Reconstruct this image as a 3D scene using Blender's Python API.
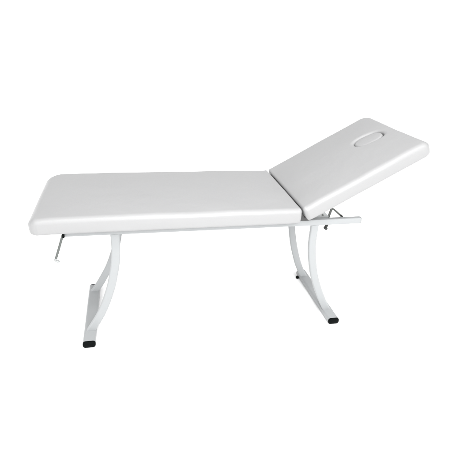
import bpy, bmesh, math, random
from mathutils import Vector, Matrix, noise
random.seed(4)
scene = bpy.context.scene
C = scene.collection
for o in list(bpy.data.objects):
    bpy.data.objects.remove(o)

# ------------------------------------------------------------------ camera
YAW, PITCH, ROLL, F = -0.2342, -0.4542, 0.0601, 430.79
cy, sy, cp, sp = math.cos(YAW), math.sin(YAW), math.cos(PITCH), math.sin(PITCH)
r = Vector((cy, sy, 0)); fw = Vector((-sy*cp, cy*cp, sp)); u = r.cross(fw)
cr, sr = math.cos(ROLL), math.sin(ROLL)
r2 = cr*r + sr*u; u2 = -sr*r + cr*u
M = Matrix((r2, u2, -fw)).transposed().to_4x4()
M.translation = Vector((-0.807, -2.0912, 1.5836))
cam = bpy.data.objects.new('camera', bpy.data.cameras.new('camera'))
C.objects.link(cam); cam.matrix_world = M
cam.data.sensor_width = 36; cam.data.lens = F/452*36
cam.data.clip_start = 0.05; cam.data.clip_end = 300
scene.camera = cam

# ------------------------------------------------------------------ light: white studio
world = bpy.data.worlds.new('World'); scene.world = world; world.use_nodes = True
nt = world.node_tree; nt.nodes.clear()
out = nt.nodes.new('ShaderNodeOutputWorld'); bg = nt.nodes.new('ShaderNodeBackground')
tc = nt.nodes.new('ShaderNodeTexCoord'); sep = nt.nodes.new('ShaderNodeSeparateXYZ')
# studio surround: bright in front of the table and low all round, dimmer behind and overhead
def maprange(src, f0, f1, t0, t1):
    n = nt.nodes.new('ShaderNodeMapRange'); n.interpolation_type = 'SMOOTHSTEP'
    for k, v in zip(('From Min', 'From Max', 'To Min', 'To Max'), (f0, f1, t0, t1)): n.inputs[k].default_value = v
    nt.links.new(src, n.inputs['Value']); return n.outputs[0]
def mth(op, a, b):
    n = nt.nodes.new('ShaderNodeMath'); n.operation = op; nt.links.new(a, n.inputs[0]); nt.links.new(b, n.inputs[1]); return n.outputs[0]
nt.links.new(tc.outputs['Generated'], sep.inputs[0])
front = maprange(sep.outputs['Y'], .35, -.75, .6, 2.0)
zen = maprange(sep.outputs['Z'], .35, .95, 1.0, 1.75)
hor = maprange(sep.outputs['Z'], .06, .18, 1.15, 0)
sx = mth('MULTIPLY', sep.outputs['X'], sep.outputs['X'])
lat = maprange(sx, .25, .8, 1.14, .5)
nt.links.new(mth('MAXIMUM', mth('MULTIPLY', mth('MULTIPLY', front, zen), lat), hor), bg.inputs[1])
bg.inputs[0].default_value = (1, 1, 1, 1)
nt.links.new(bg.outputs[0], out.inputs[0])

def area(name, loc, target, size, sizey, power):
    l = bpy.data.lights.new(name, 'AREA'); l.shape = 'RECTANGLE'; l.size = size; l.size_y = sizey; l.energy = power
    o = bpy.data.objects.new(name, l); C.objects.link(o); o.location = loc
    o.rotation_euler = (Vector(target)-Vector(loc)).to_track_quat('-Z', 'Y').to_euler()
    return o
area('key_softbox', (-0.2, -2.0, 1.9), (-0.3, 0, .6), 1.3, .7, 28)
area('top_strip', (-.35, -1.75, 3.5), (-.35, -.1, .75), 2.8, .26, 32)
scene.view_settings.view_transform = 'Standard'
scene.view_settings.look = 'None'
scene.view_settings.exposure = 0.0
scene.view_settings.gamma = 1.0

# ------------------------------------------------------------------ materials
def mat(name, col, rough=.5, metal=0.0, bump=None, spec=.5, coat=0.0, mottling=0.0):
    m = bpy.data.materials.new(name); m.use_nodes = True
    n = m.node_tree.nodes; L = m.node_tree.links; b = n['Principled BSDF']
    b.inputs['Base Color'].default_value = (*col, 1); b.inputs['Roughness'].default_value = rough
    b.inputs['Metallic'].default_value = metal; b.inputs['Specular IOR Level'].default_value = spec
    b.inputs['Coat Weight'].default_value = coat
    t = n.new('ShaderNodeTexCoord')
    if mottling:
        no = n.new('ShaderNodeTexNoise'); no.inputs['Scale'].default_value = 7; no.inputs['Detail'].default_value = 5
        mr = n.new('ShaderNodeMapRange'); mr.inputs['To Min'].default_value = rough-mottling; mr.inputs['To Max'].default_value = rough+mottling
        L.new(t.outputs['Object'], no.inputs['Vector']); L.new(no.outputs['Fac'], mr.inputs['Value']); L.new(mr.outputs[0], b.inputs['Roughness'])
    if bump:
        kind, scale, dist = bump
        if kind == 'leather':
            v = n.new('ShaderNodeTexVoronoi'); v.inputs['Scale'].default_value = scale; v.feature = 'SMOOTH_F1'
            o_ = v.outputs['Distance']
        else:
            v = n.new('ShaderNodeTexNoise'); v.inputs['Scale'].default_value = scale; v.inputs['Detail'].default_value = 6
            o_ = v.outputs['Fac']
        bp = n.new('ShaderNodeBump'); bp.inputs['Strength'].default_value = .5; bp.inputs['Distance'].default_value = dist
        if kind == 'leather':
            w = n.new('ShaderNodeTexNoise'); w.inputs['Scale'].default_value = 16; w.inputs['Detail'].default_value = 3; w.inputs['Distortion'].default_value = .8
            b0 = n.new('ShaderNodeBump'); b0.inputs['Strength'].default_value = .35; b0.inputs['Distance'].default_value = .003
            L.new(t.outputs['Object'], w.inputs['Vector']); L.new(w.outputs['Fac'], b0.inputs['Height']); L.new(b0.outputs[0], bp.inputs['Normal'])
        L.new(t.outputs['Object'], v.inputs['Vector']); L.new(o_, bp.inputs['Height']); L.new(bp.outputs[0], b.inputs['Normal'])
    return m
VINYL = mat('white_vinyl', (.292, .292, .294), .32, bump=('leather', 420, .0005), spec=.45, mottling=.05)
PAINT = mat('white_powder_coat', (.305, .315, .320), .35, bump=('noise', 500, .0002), spec=.5)
BOARD = mat('backing_board', (.16, .15, .15), .7, bump=('noise', 90, .001))
GAPSHADE = mat('gap_shade_dark', (.07, .07, .07), .7, bump=('noise', 90, .001))  # dark colour stands for the shade inside the hinge gap
RUBBER = mat('black_rubber', (.002, .003, .003), .6, spec=.06, bump=('noise', 200, .0006))
STEEL = mat('dark_zinc_steel', (.09, .095, .09), .4, metal=.6, bump=('noise', 150, .0004))
ROD = mat('worn_zinc_rod', (.13, .14, .135), .4, metal=.6, bump=('noise', 150, .0006))
DARKST = mat('blackened_steel', (.03, .032, .03), .45, metal=.4, bump=('noise', 150, .0006))
GREYP = mat('grey_zinc_plate', (.34, .35, .35), .45, metal=.5, bump=('noise', 120, .0003))
CLEAR = mat('white_plastic', (.5, .51, .52), .4, bump=('noise', 60, .0002))
PAPER = mat('white_backdrop', (.97, .97, .97), .9, bump=('noise', 30, .0003), spec=0.0)

# ------------------------------------------------------------------ helpers
def obj(name, bm, m, parent=None, smooth=True, angle=40):
    bmesh.ops.recalc_face_normals(bm, faces=bm.faces)
    me = bpy.data.meshes.new(name); bm.to_mesh(me); bm.free()
    me.materials.append(m)
    if smooth:
        me.polygons.foreach_set('use_smooth', [True]*len(me.polygons))
        try: me.set_sharp_from_angle(angle=math.radians(angle))
        except Exception: pass
    o = bpy.data.objects.new(name, me); C.objects.link(o)
    if parent: o.parent = parent
    return o

CP, SP = math.cos(math.radians(8)), math.sin(math.radians(8))     # the face opening sits a little askew
def spacing(a, b, zones, base):
    """coordinates from a to b, step base, finer inside zones [(lo,hi,step)]"""
    xs = [a]
    while xs[-1] < b-1e-6:
        x = xs[-1]; st = base
        for lo, hi, s in zones:
            if lo-1e-6 <= x < hi-1e-6: st = min(st, s)
            elif x < lo and x+st > lo: st = lo-x
        xs.append(min(x+st, b))
    if xs[-1]-xs[-2] < 1e-4: xs.pop(-2)
    return xs

def cushion(x0, x1, W, T, R0, R1, r0, r1, rl, rb, crown, hole=None, seed=0):
    """padded slab from x0 to x1, width W, top at z 0; R* plan radii, r* top edge radii at the two ends, rl at long sides"""
    hy = W/2; e = .05
    zx = [(x0, x0+e, .0035), (x1-e, x1, .0035)]; zy = [(-hy, -hy+e, .0035), (hy-e, hy, .0035)]
    if hole:
        hx, hyc, ha, hb = hole
        zx.append((hx-ha-.02, hx+ha+.02, .002)); zy.append((hyc-hb-.02, hyc+hb+.02, .002))
    xs = spacing(x0, x1, zx, .014); ys = spacing(-hy, hy, zy, .014)
    zs = spacing(-T, 0, [(-T, -T+.02, .003), (-.05, 0, .003)], .006)
    bm = bmesh.new(); V = {}
    nx, ny, nz = len(xs)-1, len(ys)-1, len(zs)-1
    def shape(x, y, z):
        top = abs(z) < 1e-7
        # plan corner rounding (square corner mapped onto a quarter disc)
        sxn = 1 if x > (x0+x1)/2 else -1; R = R1 if sxn > 0 else (R0 if y > 0 else min(R0, .045))
        if sxn > 0 and y < 0: R = min(R, .045)
        ex = (x1-R) if sxn > 0 else (x0+R)
        dx = (x-ex)*sxn; dy = abs(y)-(hy-R); s_y = 1 if y > 0 else -1
        if dx > 0 and dy > 0:
            mm = max(dx, dy)/math.hypot(dx, dy); dx *= mm; dy *= mm
            x = ex+sxn*dx; y = s_y*(hy-R+dy)
            h = math.hypot(dx, dy); d = R-h; n = Vector((sxn*dx/h, s_y*dy/h))
        else:
            ddx = (x1-x) if sxn > 0 else (x-x0); ddy = hy-abs(y)
            if ddx < ddy: d, n = ddx, Vector((sxn, 0))
            else: d, n = ddy, Vector((0, s_y))
        rt = n.x**2*(r1 if sxn > 0 else r0) + n.y**2*rl
        ee = -z; eb = z+T
        nd = d; nz_ = z
        if d < rt and ee < rt:
            a, b = rt-d, rt-ee; mm = max(a, b)/math.hypot(a, b) if max(a, b) > 0 else 1
            nd = rt-a*mm; nz_ = -(rt-b*mm)
        elif d < rb and eb < rb:
            a, b = rb-d, rb-eb; mm = max(a, b)/math.hypot(a, b) if max(a, b) > 0 else 1
            nd = rb-a*mm; nz_ = -T+(rb-b*mm)
        # gentle outward belly of the stuffed side
        belly = .003*math.sin(math.pi*min(1, max(0, -nz_/T)))*math.exp(-nd/.02)
        x -= n.x*(nd-d-belly); y -= n.y*(nd-d-belly); z = nz_
        if z > -T*.6:
            k = (z+T*.6)/(T*.6)
            px = (2*x-x0-x1)/(x1-x0); py = y/hy
            z += k*crown*max(0, 1-abs(px)**4)*max(0, 1-abs(py)**2.2)
            z += k*.0022*noise.noise(Vector((x*5+seed, y*7, .3)))+k*.0005*noise.noise(Vector((x*22+seed, y*26, 1.3)))
        y += .0013*noise.noise(Vector((x*9+seed, z*20, y*3)))+.0005*noise.noise(Vector((x*55+seed, z*14, y*9)))*math.exp(-(hy-abs(y))/.02)
        # pulled folds where the cover is tucked round the corners
        if dx > -.01 and dy > -.01:
            fold = noise.noise(Vector((x*95+seed, y*95, nz_*6)))*.0013*min(1, max(0, -nz_/T)*1.6)
            x -= n.x*fold; y -= n.y*fold
        if hole and top:
            ux, uy = (x-hx)*CP-(y-hyc)*SP, (x-hx)*SP+(y-hyc)*CP
            q = (abs(ux/ha)**2.35+abs(uy/hb)**2.35)**(1/2.35)
            dd = (q-1)*min(ha, hb) if q > .2 else -.05
            if dd < .014:
                t = max(0, min(1, (.014-dd)/.014)); z -= .012*(1-math.sqrt(max(0, 1-t*t)))
            if dd < 0: z -= .012*min(1, -dd/.002)
        if x0 < -1:
            en = math.exp(-(x-x0)/.075); kk = max(0, min(1, (z+T*.6)/(T*.6)))
            z -= .011*en*kk*(.9-.4*y/W)+.005*en*(1-kk)*(.5-y/W)
        else:
            z -= .011*math.exp(-(x1-x)/.045)*max(0, min(1, (z+T*.6)/(T*.6)))*(.5-y/W)
            x += max(0, -.010*(y/hy))*max(0, (x-x0)/(x1-x0))+.003*max(0, (x-x0)/(x1-x0))
        if x0 < -1 and x < -.6: x += (-.0065+.0015*y/hy)*((-.6-x)/.65)
        return Vector((x, y, z))
    def vert(i, j, k):
        key = (i, j, k)
        if key not in V: V[key] = bm.verts.new(shape(xs[i], ys[j], zs[k]))
        return V[key]
    for i in range(nx):
        for j in range(ny):
            for k in (0, nz):
                bm.faces.new([vert(i, j, k), vert(i+1, j, k), vert(i+1, j+1, k), vert(i, j+1, k)])
    for i in range(nx):
        for k in range(nz):
            for j in (0, ny):
                bm.faces.new([vert(i, j, k), vert(i+1, j, k), vert(i+1, j, k+1), vert(i, j, k+1)])
    for j in range(ny):
        for k in range(nz):
            for i in (0, nx):
                bm.faces.new([vert(i, j, k), vert(i, j+1, k), vert(i, j+1, k+1), vert(i, j, k+1)])
    return bm

def rbox(lo, hi, bev=.003, seg=2, bm=None):
    bm2 = bmesh.new(); bmesh.ops.create_cube(bm2, size=1)
    lo, hi = Vector(lo), Vector(hi)
    for v in bm2.verts:
        v.co = Vector([(lo[i]+hi[i])/2+v.co[i]*(hi[i]-lo[i]) for i in range(3)])
    if bev: bmesh.ops.bevel(bm2, geom=bm2.edges[:], offset=bev, segments=seg, profile=.5, affect='EDGES')
    return merge(bm, bm2)

def merge(bm, other):
    if bm is None: return other
    me = bpy.data.meshes.new('tmp'); other.to_mesh(me); other.free(); bm.from_mesh(me); bpy.data.meshes.remove(me)
    return bm

def catmull(pts, n=8):
    pts = [Vector(p) for p in pts]; P = [2*pts[0]-pts[1]]+pts+[2*pts[-1]-pts[-2]]; o = []
    for i in range(1, len(P)-2):
        for k in range(n):
            t = k/n; a, b, c, d = P[i-1:i+3]
            o.append(.5*((2*b)+(c-a)*t+(2*a-5*b+4*c-d)*t*t+(-a+3*b-3*c+d)*t**3))
    o.append(pts[-1]); return o

def sweep(path, section, side, bm=None):
    """section: list of (a,b) offsets: a along in-plane normal, b along side vector"""
    b2 = bmesh.new(); rings = []
    for i, p in enumerate(path):
        t = (path[min(i+1, len(path)-1)]-path[max(i-1, 0)]).normalized()
        nrm = side.cross(t).normalized(); sd = t.cross(nrm).normalized()
        rings.append([b2.verts.new(p+nrm*a+sd*b) for a, b in section])
    n = len(section)
    for q in range(len(rings)-1):
        for k in range(n):
            b2.faces.new([rings[q][k], rings[q][(k+1) % n], rings[q+1][(k+1) % n], rings[q+1][k]])
    b2.faces.new(rings[0]); b2.faces.new(rings[-1][::-1])
    return merge(bm, b2)

def rrect(w, h, r, seg=4):
    o = []
    for cx, cy_, a0 in ((w/2-r, h/2-r, 0), (-w/2+r, h/2-r, 90), (-w/2+r, -h/2+r, 180), (w/2-r, -h/2+r, 270)):
        for k in range(seg+1):
            a = math.radians(a0+90*k/seg); o.append((cx+r*math.cos(a), cy_+r*math.sin(a)))
    return o

def circ(r, n=14): return [(r*math.cos(2*math.pi*k/n), r*math.sin(2*math.pi*k/n)) for k in range(n)]

def cyl(a, b, r, bm=None, n=18):
    a, b = Vector(a), Vector(b); t = (b-a).normalized()
    side = Vector((0, 0, 1)) if abs(t.z) < .9 else Vector((1, 0, 0))
    return sweep([a, a.lerp(b, .5), b], circ(r, n), side, bm)

# ------------------------------------------------------------------ setting: seamless white studio floor
bm = bmesh.new(); bmesh.ops.create_grid(bm, x_segments=8, y_segments=8, size=60)
back = obj('floor', bm, PAPER); back['kind'] = 'structure'

# ------------------------------------------------------------------ the table
L, W, H, T = 1.25, .606, .756, .078
ANG, LB = .5174, .683
ZB = .6777; YR = -.2449; HR = .0413        # underside of cushion, near face of near rail, rail height
root = bpy.data.objects.new('massage_table', None); C.objects.link(root); root.location = (-.38, 0, 0)
root['label'] = 'white vinyl massage table with raised backrest and curved white metal legs'
root['category'] = 'massage table'
def part(name, bm, m, parent=root, **k):
    bmesh.ops.translate(bm, verts=bm.verts, vec=(.38, 0, 0))
    return obj(name, bm, m, parent, **k)

# main cushion
bm = cushion(-L, -.0015, W, T, .078, .018, .034, .012, .023, .012, .011, seed=3)
bmesh.ops.translate(bm, verts=bm.verts, vec=(0, 0, H))
seat = part('seat_cushion', bm, VINYL, angle=60)
bm = rbox((-L+.07, -W/2+.022, ZB-.007), (-.012, W/2-.022, ZB+.001), .002)
part('backing_board', bm, BOARD, seat)

bm = bmesh.new(); pr = [(-.0005, .6695), (.062, .6695), (.062, .684), (.0365, .688), (.0045, .744)]  # added filler wedge closing the hinge gap, coloured dark as its shade
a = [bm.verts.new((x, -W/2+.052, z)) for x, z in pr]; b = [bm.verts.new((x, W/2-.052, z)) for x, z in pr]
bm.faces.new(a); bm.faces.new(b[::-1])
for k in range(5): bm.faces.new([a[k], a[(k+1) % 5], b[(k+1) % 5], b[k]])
part('hinge_gap_shade', bm, GAPSHADE, smooth=False)

# backrest, tilted about the seam
HX, HYC, HA, HBW = .529, .007, .081, .052
rot = Matrix.Translation((0, 0, H)) @ Matrix.Rotation(-ANG, 4, 'Y')
bm = cushion(.0015, LB, W, T, .018, .060, .012, .034, .023, .012, .010, hole=(HX, HYC, HA, HBW), seed=11)
bmesh.ops.transform(bm, matrix=rot, verts=bm.verts)
backrest = part('backrest_cushion', bm, VINYL, angle=60)
# padded plug filling the face opening
bm = bmesh.new(); pa, pb = HA-.003, HBW-.003; rings = []
N = 72
prof = [(1.0, -.030), (1.0, -.014)]+[(1-.26*(1-math.cos(math.radians(t))), -.014+.0135*math.sin(math.radians(t))) for t in range(10, 91, 10)]+[(.55, .0002), (.3, .0009), (.1, .0010)]
for s, z in prof:
    ring = []
    for k in range(N):
        ck, sk = math.cos(2*math.pi*k/N), math.sin(2*math.pi*k/N)
        ck, sk = math.copysign(abs(ck)**(2/2.35), ck), math.copysign(abs(sk)**(2/2.35), sk)
        ex, ey = (pa-(1-s)*pb)*ck, pb*s*sk
        ring.append(bm.verts.new((HX+ex*CP+ey*SP, HYC-ex*SP+ey*CP, z+.004)))
    rings.append(ring)
for q in range(len(rings)-1):
    for k in range(N): bm.faces.new([rings[q][k], rings[q][(k+1) % N], rings[q+1][(k+1) % N], rings[q+1][k]])
bm.faces.new(rings[-1])
bmesh.ops.transform(bm, matrix=rot, verts=bm.verts)
part('face_hole_plug', bm, VINYL, backrest, angle=70)
bm = rbox((.02, -W/2+.018, -T-.006), (LB-.028, W/2-.018, -T+.001), .002)
bmesh.ops.transform(bm, matrix=rot, verts=bm.verts)
part('backing_board', bm, BOARD, backrest)
# angle-iron frame under the backrest
bm = None
for y in (-.2, .2): bm = rbox((.06, y-.012, -T-.028), (.50, y+.012, -T-.0095), .002, bm=bm)
bm = rbox((.27, -.188, -T-.028), (.295, .188, -T-.0098), .002, bm=bm)
bmesh.ops.transform(bm, matrix=rot, verts=bm.verts)
part('backrest_frame', bm, PAINT)

# side rails and cross rails
RT = .026
XR0, XR1 = -1.1267, .3609
for s in (1, -1):
    y0 = YR if s == 1 else -YR-RT
    bm = rbox((XR0, y0, ZB-HR), (XR1, y0+RT, ZB-.0095), .0035, 3)
    rail = part('side_rail', bm, PAINT)
    bm = rbox((XR1-.001, y0+.001, ZB-HR+.001), (XR1+.004, y0+RT-.001, ZB-.0105), .0015)
    part('rail_end_cap', bm, GREYP, rail)
for x in (-1.1, -.52, -.03):
    bm = rbox((x, YR+RT, ZB-HR+.006), (x+.025, -YR-RT, ZB-.0125), .002)
    part('cross_rail', bm, PAINT)

# legs: flat tube bent into an arc, near and far pair at both ends
YB = .184; LT = .024
zt = ZB-HR
def make_leg(cz, near):
    pts = []
    for z, c in cz:
        t = (z-.03)/(zt-.03)
        y = (-YB+(YR+YB)*t) if near else (YB+(-YR-RT-YB)*t)
        pts.append((c, y+LT/2+.001, z))
    path = catmull(pts, 6)
    dirv = Vector((0, 1, 0))
    return sweep(path, rrect(.0415, LT, .008, 5), dirv)
RN = [(.638, .108), (.595, .110), (.55, .1125), (.5, .118), (.44, .1295), (.383, .1440), (.32, .1625), (.26, .185), (.19, .216), (.12, .251), (.06, .284), (.018, .309)]
RF = [(.638, .150), (.56, .153), (.47, .161), (.405, .172), (.347, .183), (.276, .199), (.202, .221), (.127, .248), (.06, .281), (.018, .307)]
LN = [(.638, -.897), (.595, -.8965), (.55, -.897), (.5, -.901), (.45, -.907), (.4, -.9165), (.328, -.932), (.26, -.952), (.184, -.979), (.13, -1.003), (.08, -1.030), (.018, -1.066)]
LF = [(.638, -.885), (.56, -.885), (.46, -.891), (.36, -.908), (.275, -.932), (.19, -.965), (.113, -1.006), (.067, -1.034), (.018, -1.070)]
for cz, near in ((RN, 1), (RF, 0), (LN, 1), (LF, 0)):
    part('leg', make_leg(cz, near), PAINT)

# foot bars with black end caps
BB = .268; BH = .036
for xc in (-1.0597, .3052):
    path = [Vector((xc, y, BH/2+.002)) for y in (-BB+.006, 0, BB-.006)]
    bar = part('foot_bar', sweep(path, rrect(BH, .064, .013, 5), Vector((1, 0, 0))), PAINT)
    for s in (-1, 1):
        b2 = None
        pth = [Vector((xc, s*y, BH/2+.001)) for y in (BB-.02, BB+.004, BB+.007, BB+.008)]
        secs = [(.0365, .0645, .014)]*2+[(.034, .062, .013), (.029, .057, .012)]
        bm = bmesh.new(); rg = []
        # ring sections across the bar axis
        for p, (h, w, rr) in zip([Vector((xc, s*y, BH/2+.002)) for y in ((BB-.004, BB+.002, BB+.0055, BB+.007) if s < 0 else (BB-.01, BB-.005, BB-.003, BB-.002))], secs):
            rg.append([bm.verts.new(p+Vector((b, 0, a))) for a, b in rrect(h, w, rr, 5)])
        n = len(rg[0])
        for q in range(3):
            for k in range(n): bm.faces.new([rg[q][k], rg[q][(k+1) % n], rg[q+1][(k+1) % n], rg[q+1][k]])
        bm.faces.new(rg[0]); bm.faces.new(rg[-1])
        part('end_cap', bm, RUBBER, bar)

part('levelling_glide', cyl((.2665, BB-.045, .0005), (.2665, BB-.045, .014), .0095), RUBBER, bar)

# adjusting stay under the backrest: a pair of dark steel links with a pin, on each side
for y in (YR+.03, -YR-.03):
    bm = sweep([Vector((.184, y, .655)), Vector((.190, y, .685)), Vector((.197, y, .716))], rrect(.012, .006, .0015, 2), Vector((0, 1, 0)))
    bm = sweep([Vector((.194, y+.008, .716)), Vector((.215, y+.008, .706)), Vector((.262, y+.008, .668))], rrect(.009, .005, .0015, 2), Vector((0, 1, 0)), bm)
    bm = cyl((.196, y-.006, .714), (.196, y+.016, .714), .007, bm)
    bm = cyl((.262, y-.004, .668), (.262, y+.014, .668), .006, bm)
    part('ratchet_stay', bm, STEEL)
    bm = cyl((.192, y, .645), (.179, y, .598), .0075)
    bm = cyl((.181, y-.009, .604), (.181, y+.009, .604), .0075, bm)
    part('release_pin', bm, DARKST)
    bm = bmesh.new()
    pr = [(.095, .655), (.185, .655), (.185, .676), (.155, .702), (.145, .702), (.095, .676)]
    a = [bm.verts.new((x, y-.004, z)) for x, z in pr]; b = [bm.verts.new((x, y+.001, z)) for x, z in pr]
    bm.faces.new(a); bm.faces.new(b[::-1])
    for k in range(6): bm.faces.new([a[k], a[(k+1) % 6], b[(k+1) % 6], b[k]])
    bracket = part('hinge_bracket', bm, GREYP, smooth=False)
    part('bolt', cyl((.150, y-.008, .683), (.150, y-.003, .683), .004), STEEL, bracket)

# hooked rod for the paper roll at the foot end
y = YR-.004
bm = sweep([Vector((-1.123, y, .655)), Vector((-1.137, y, .615)), Vector((-1.152, y, .572)), Vector((-1.167, y, .530))], circ(.0055), Vector((0, 1, 0)))
hold = part('paper_roll_holder', bm, ROD)
part('holder_joint', rbox((-1.1272, y-.0075, .636), (-1.1180, y+.008, .667), .002), RUBBER, hold)
part('hook', sweep(catmull([(-1.167, y, .532), (-1.171, y, .521), (-1.166, y, .5145), (-1.160, y, .5125), (-1.155, y, .5150)], 5), circ(.005), Vector((0, 1, 0))), GREYP, hold)
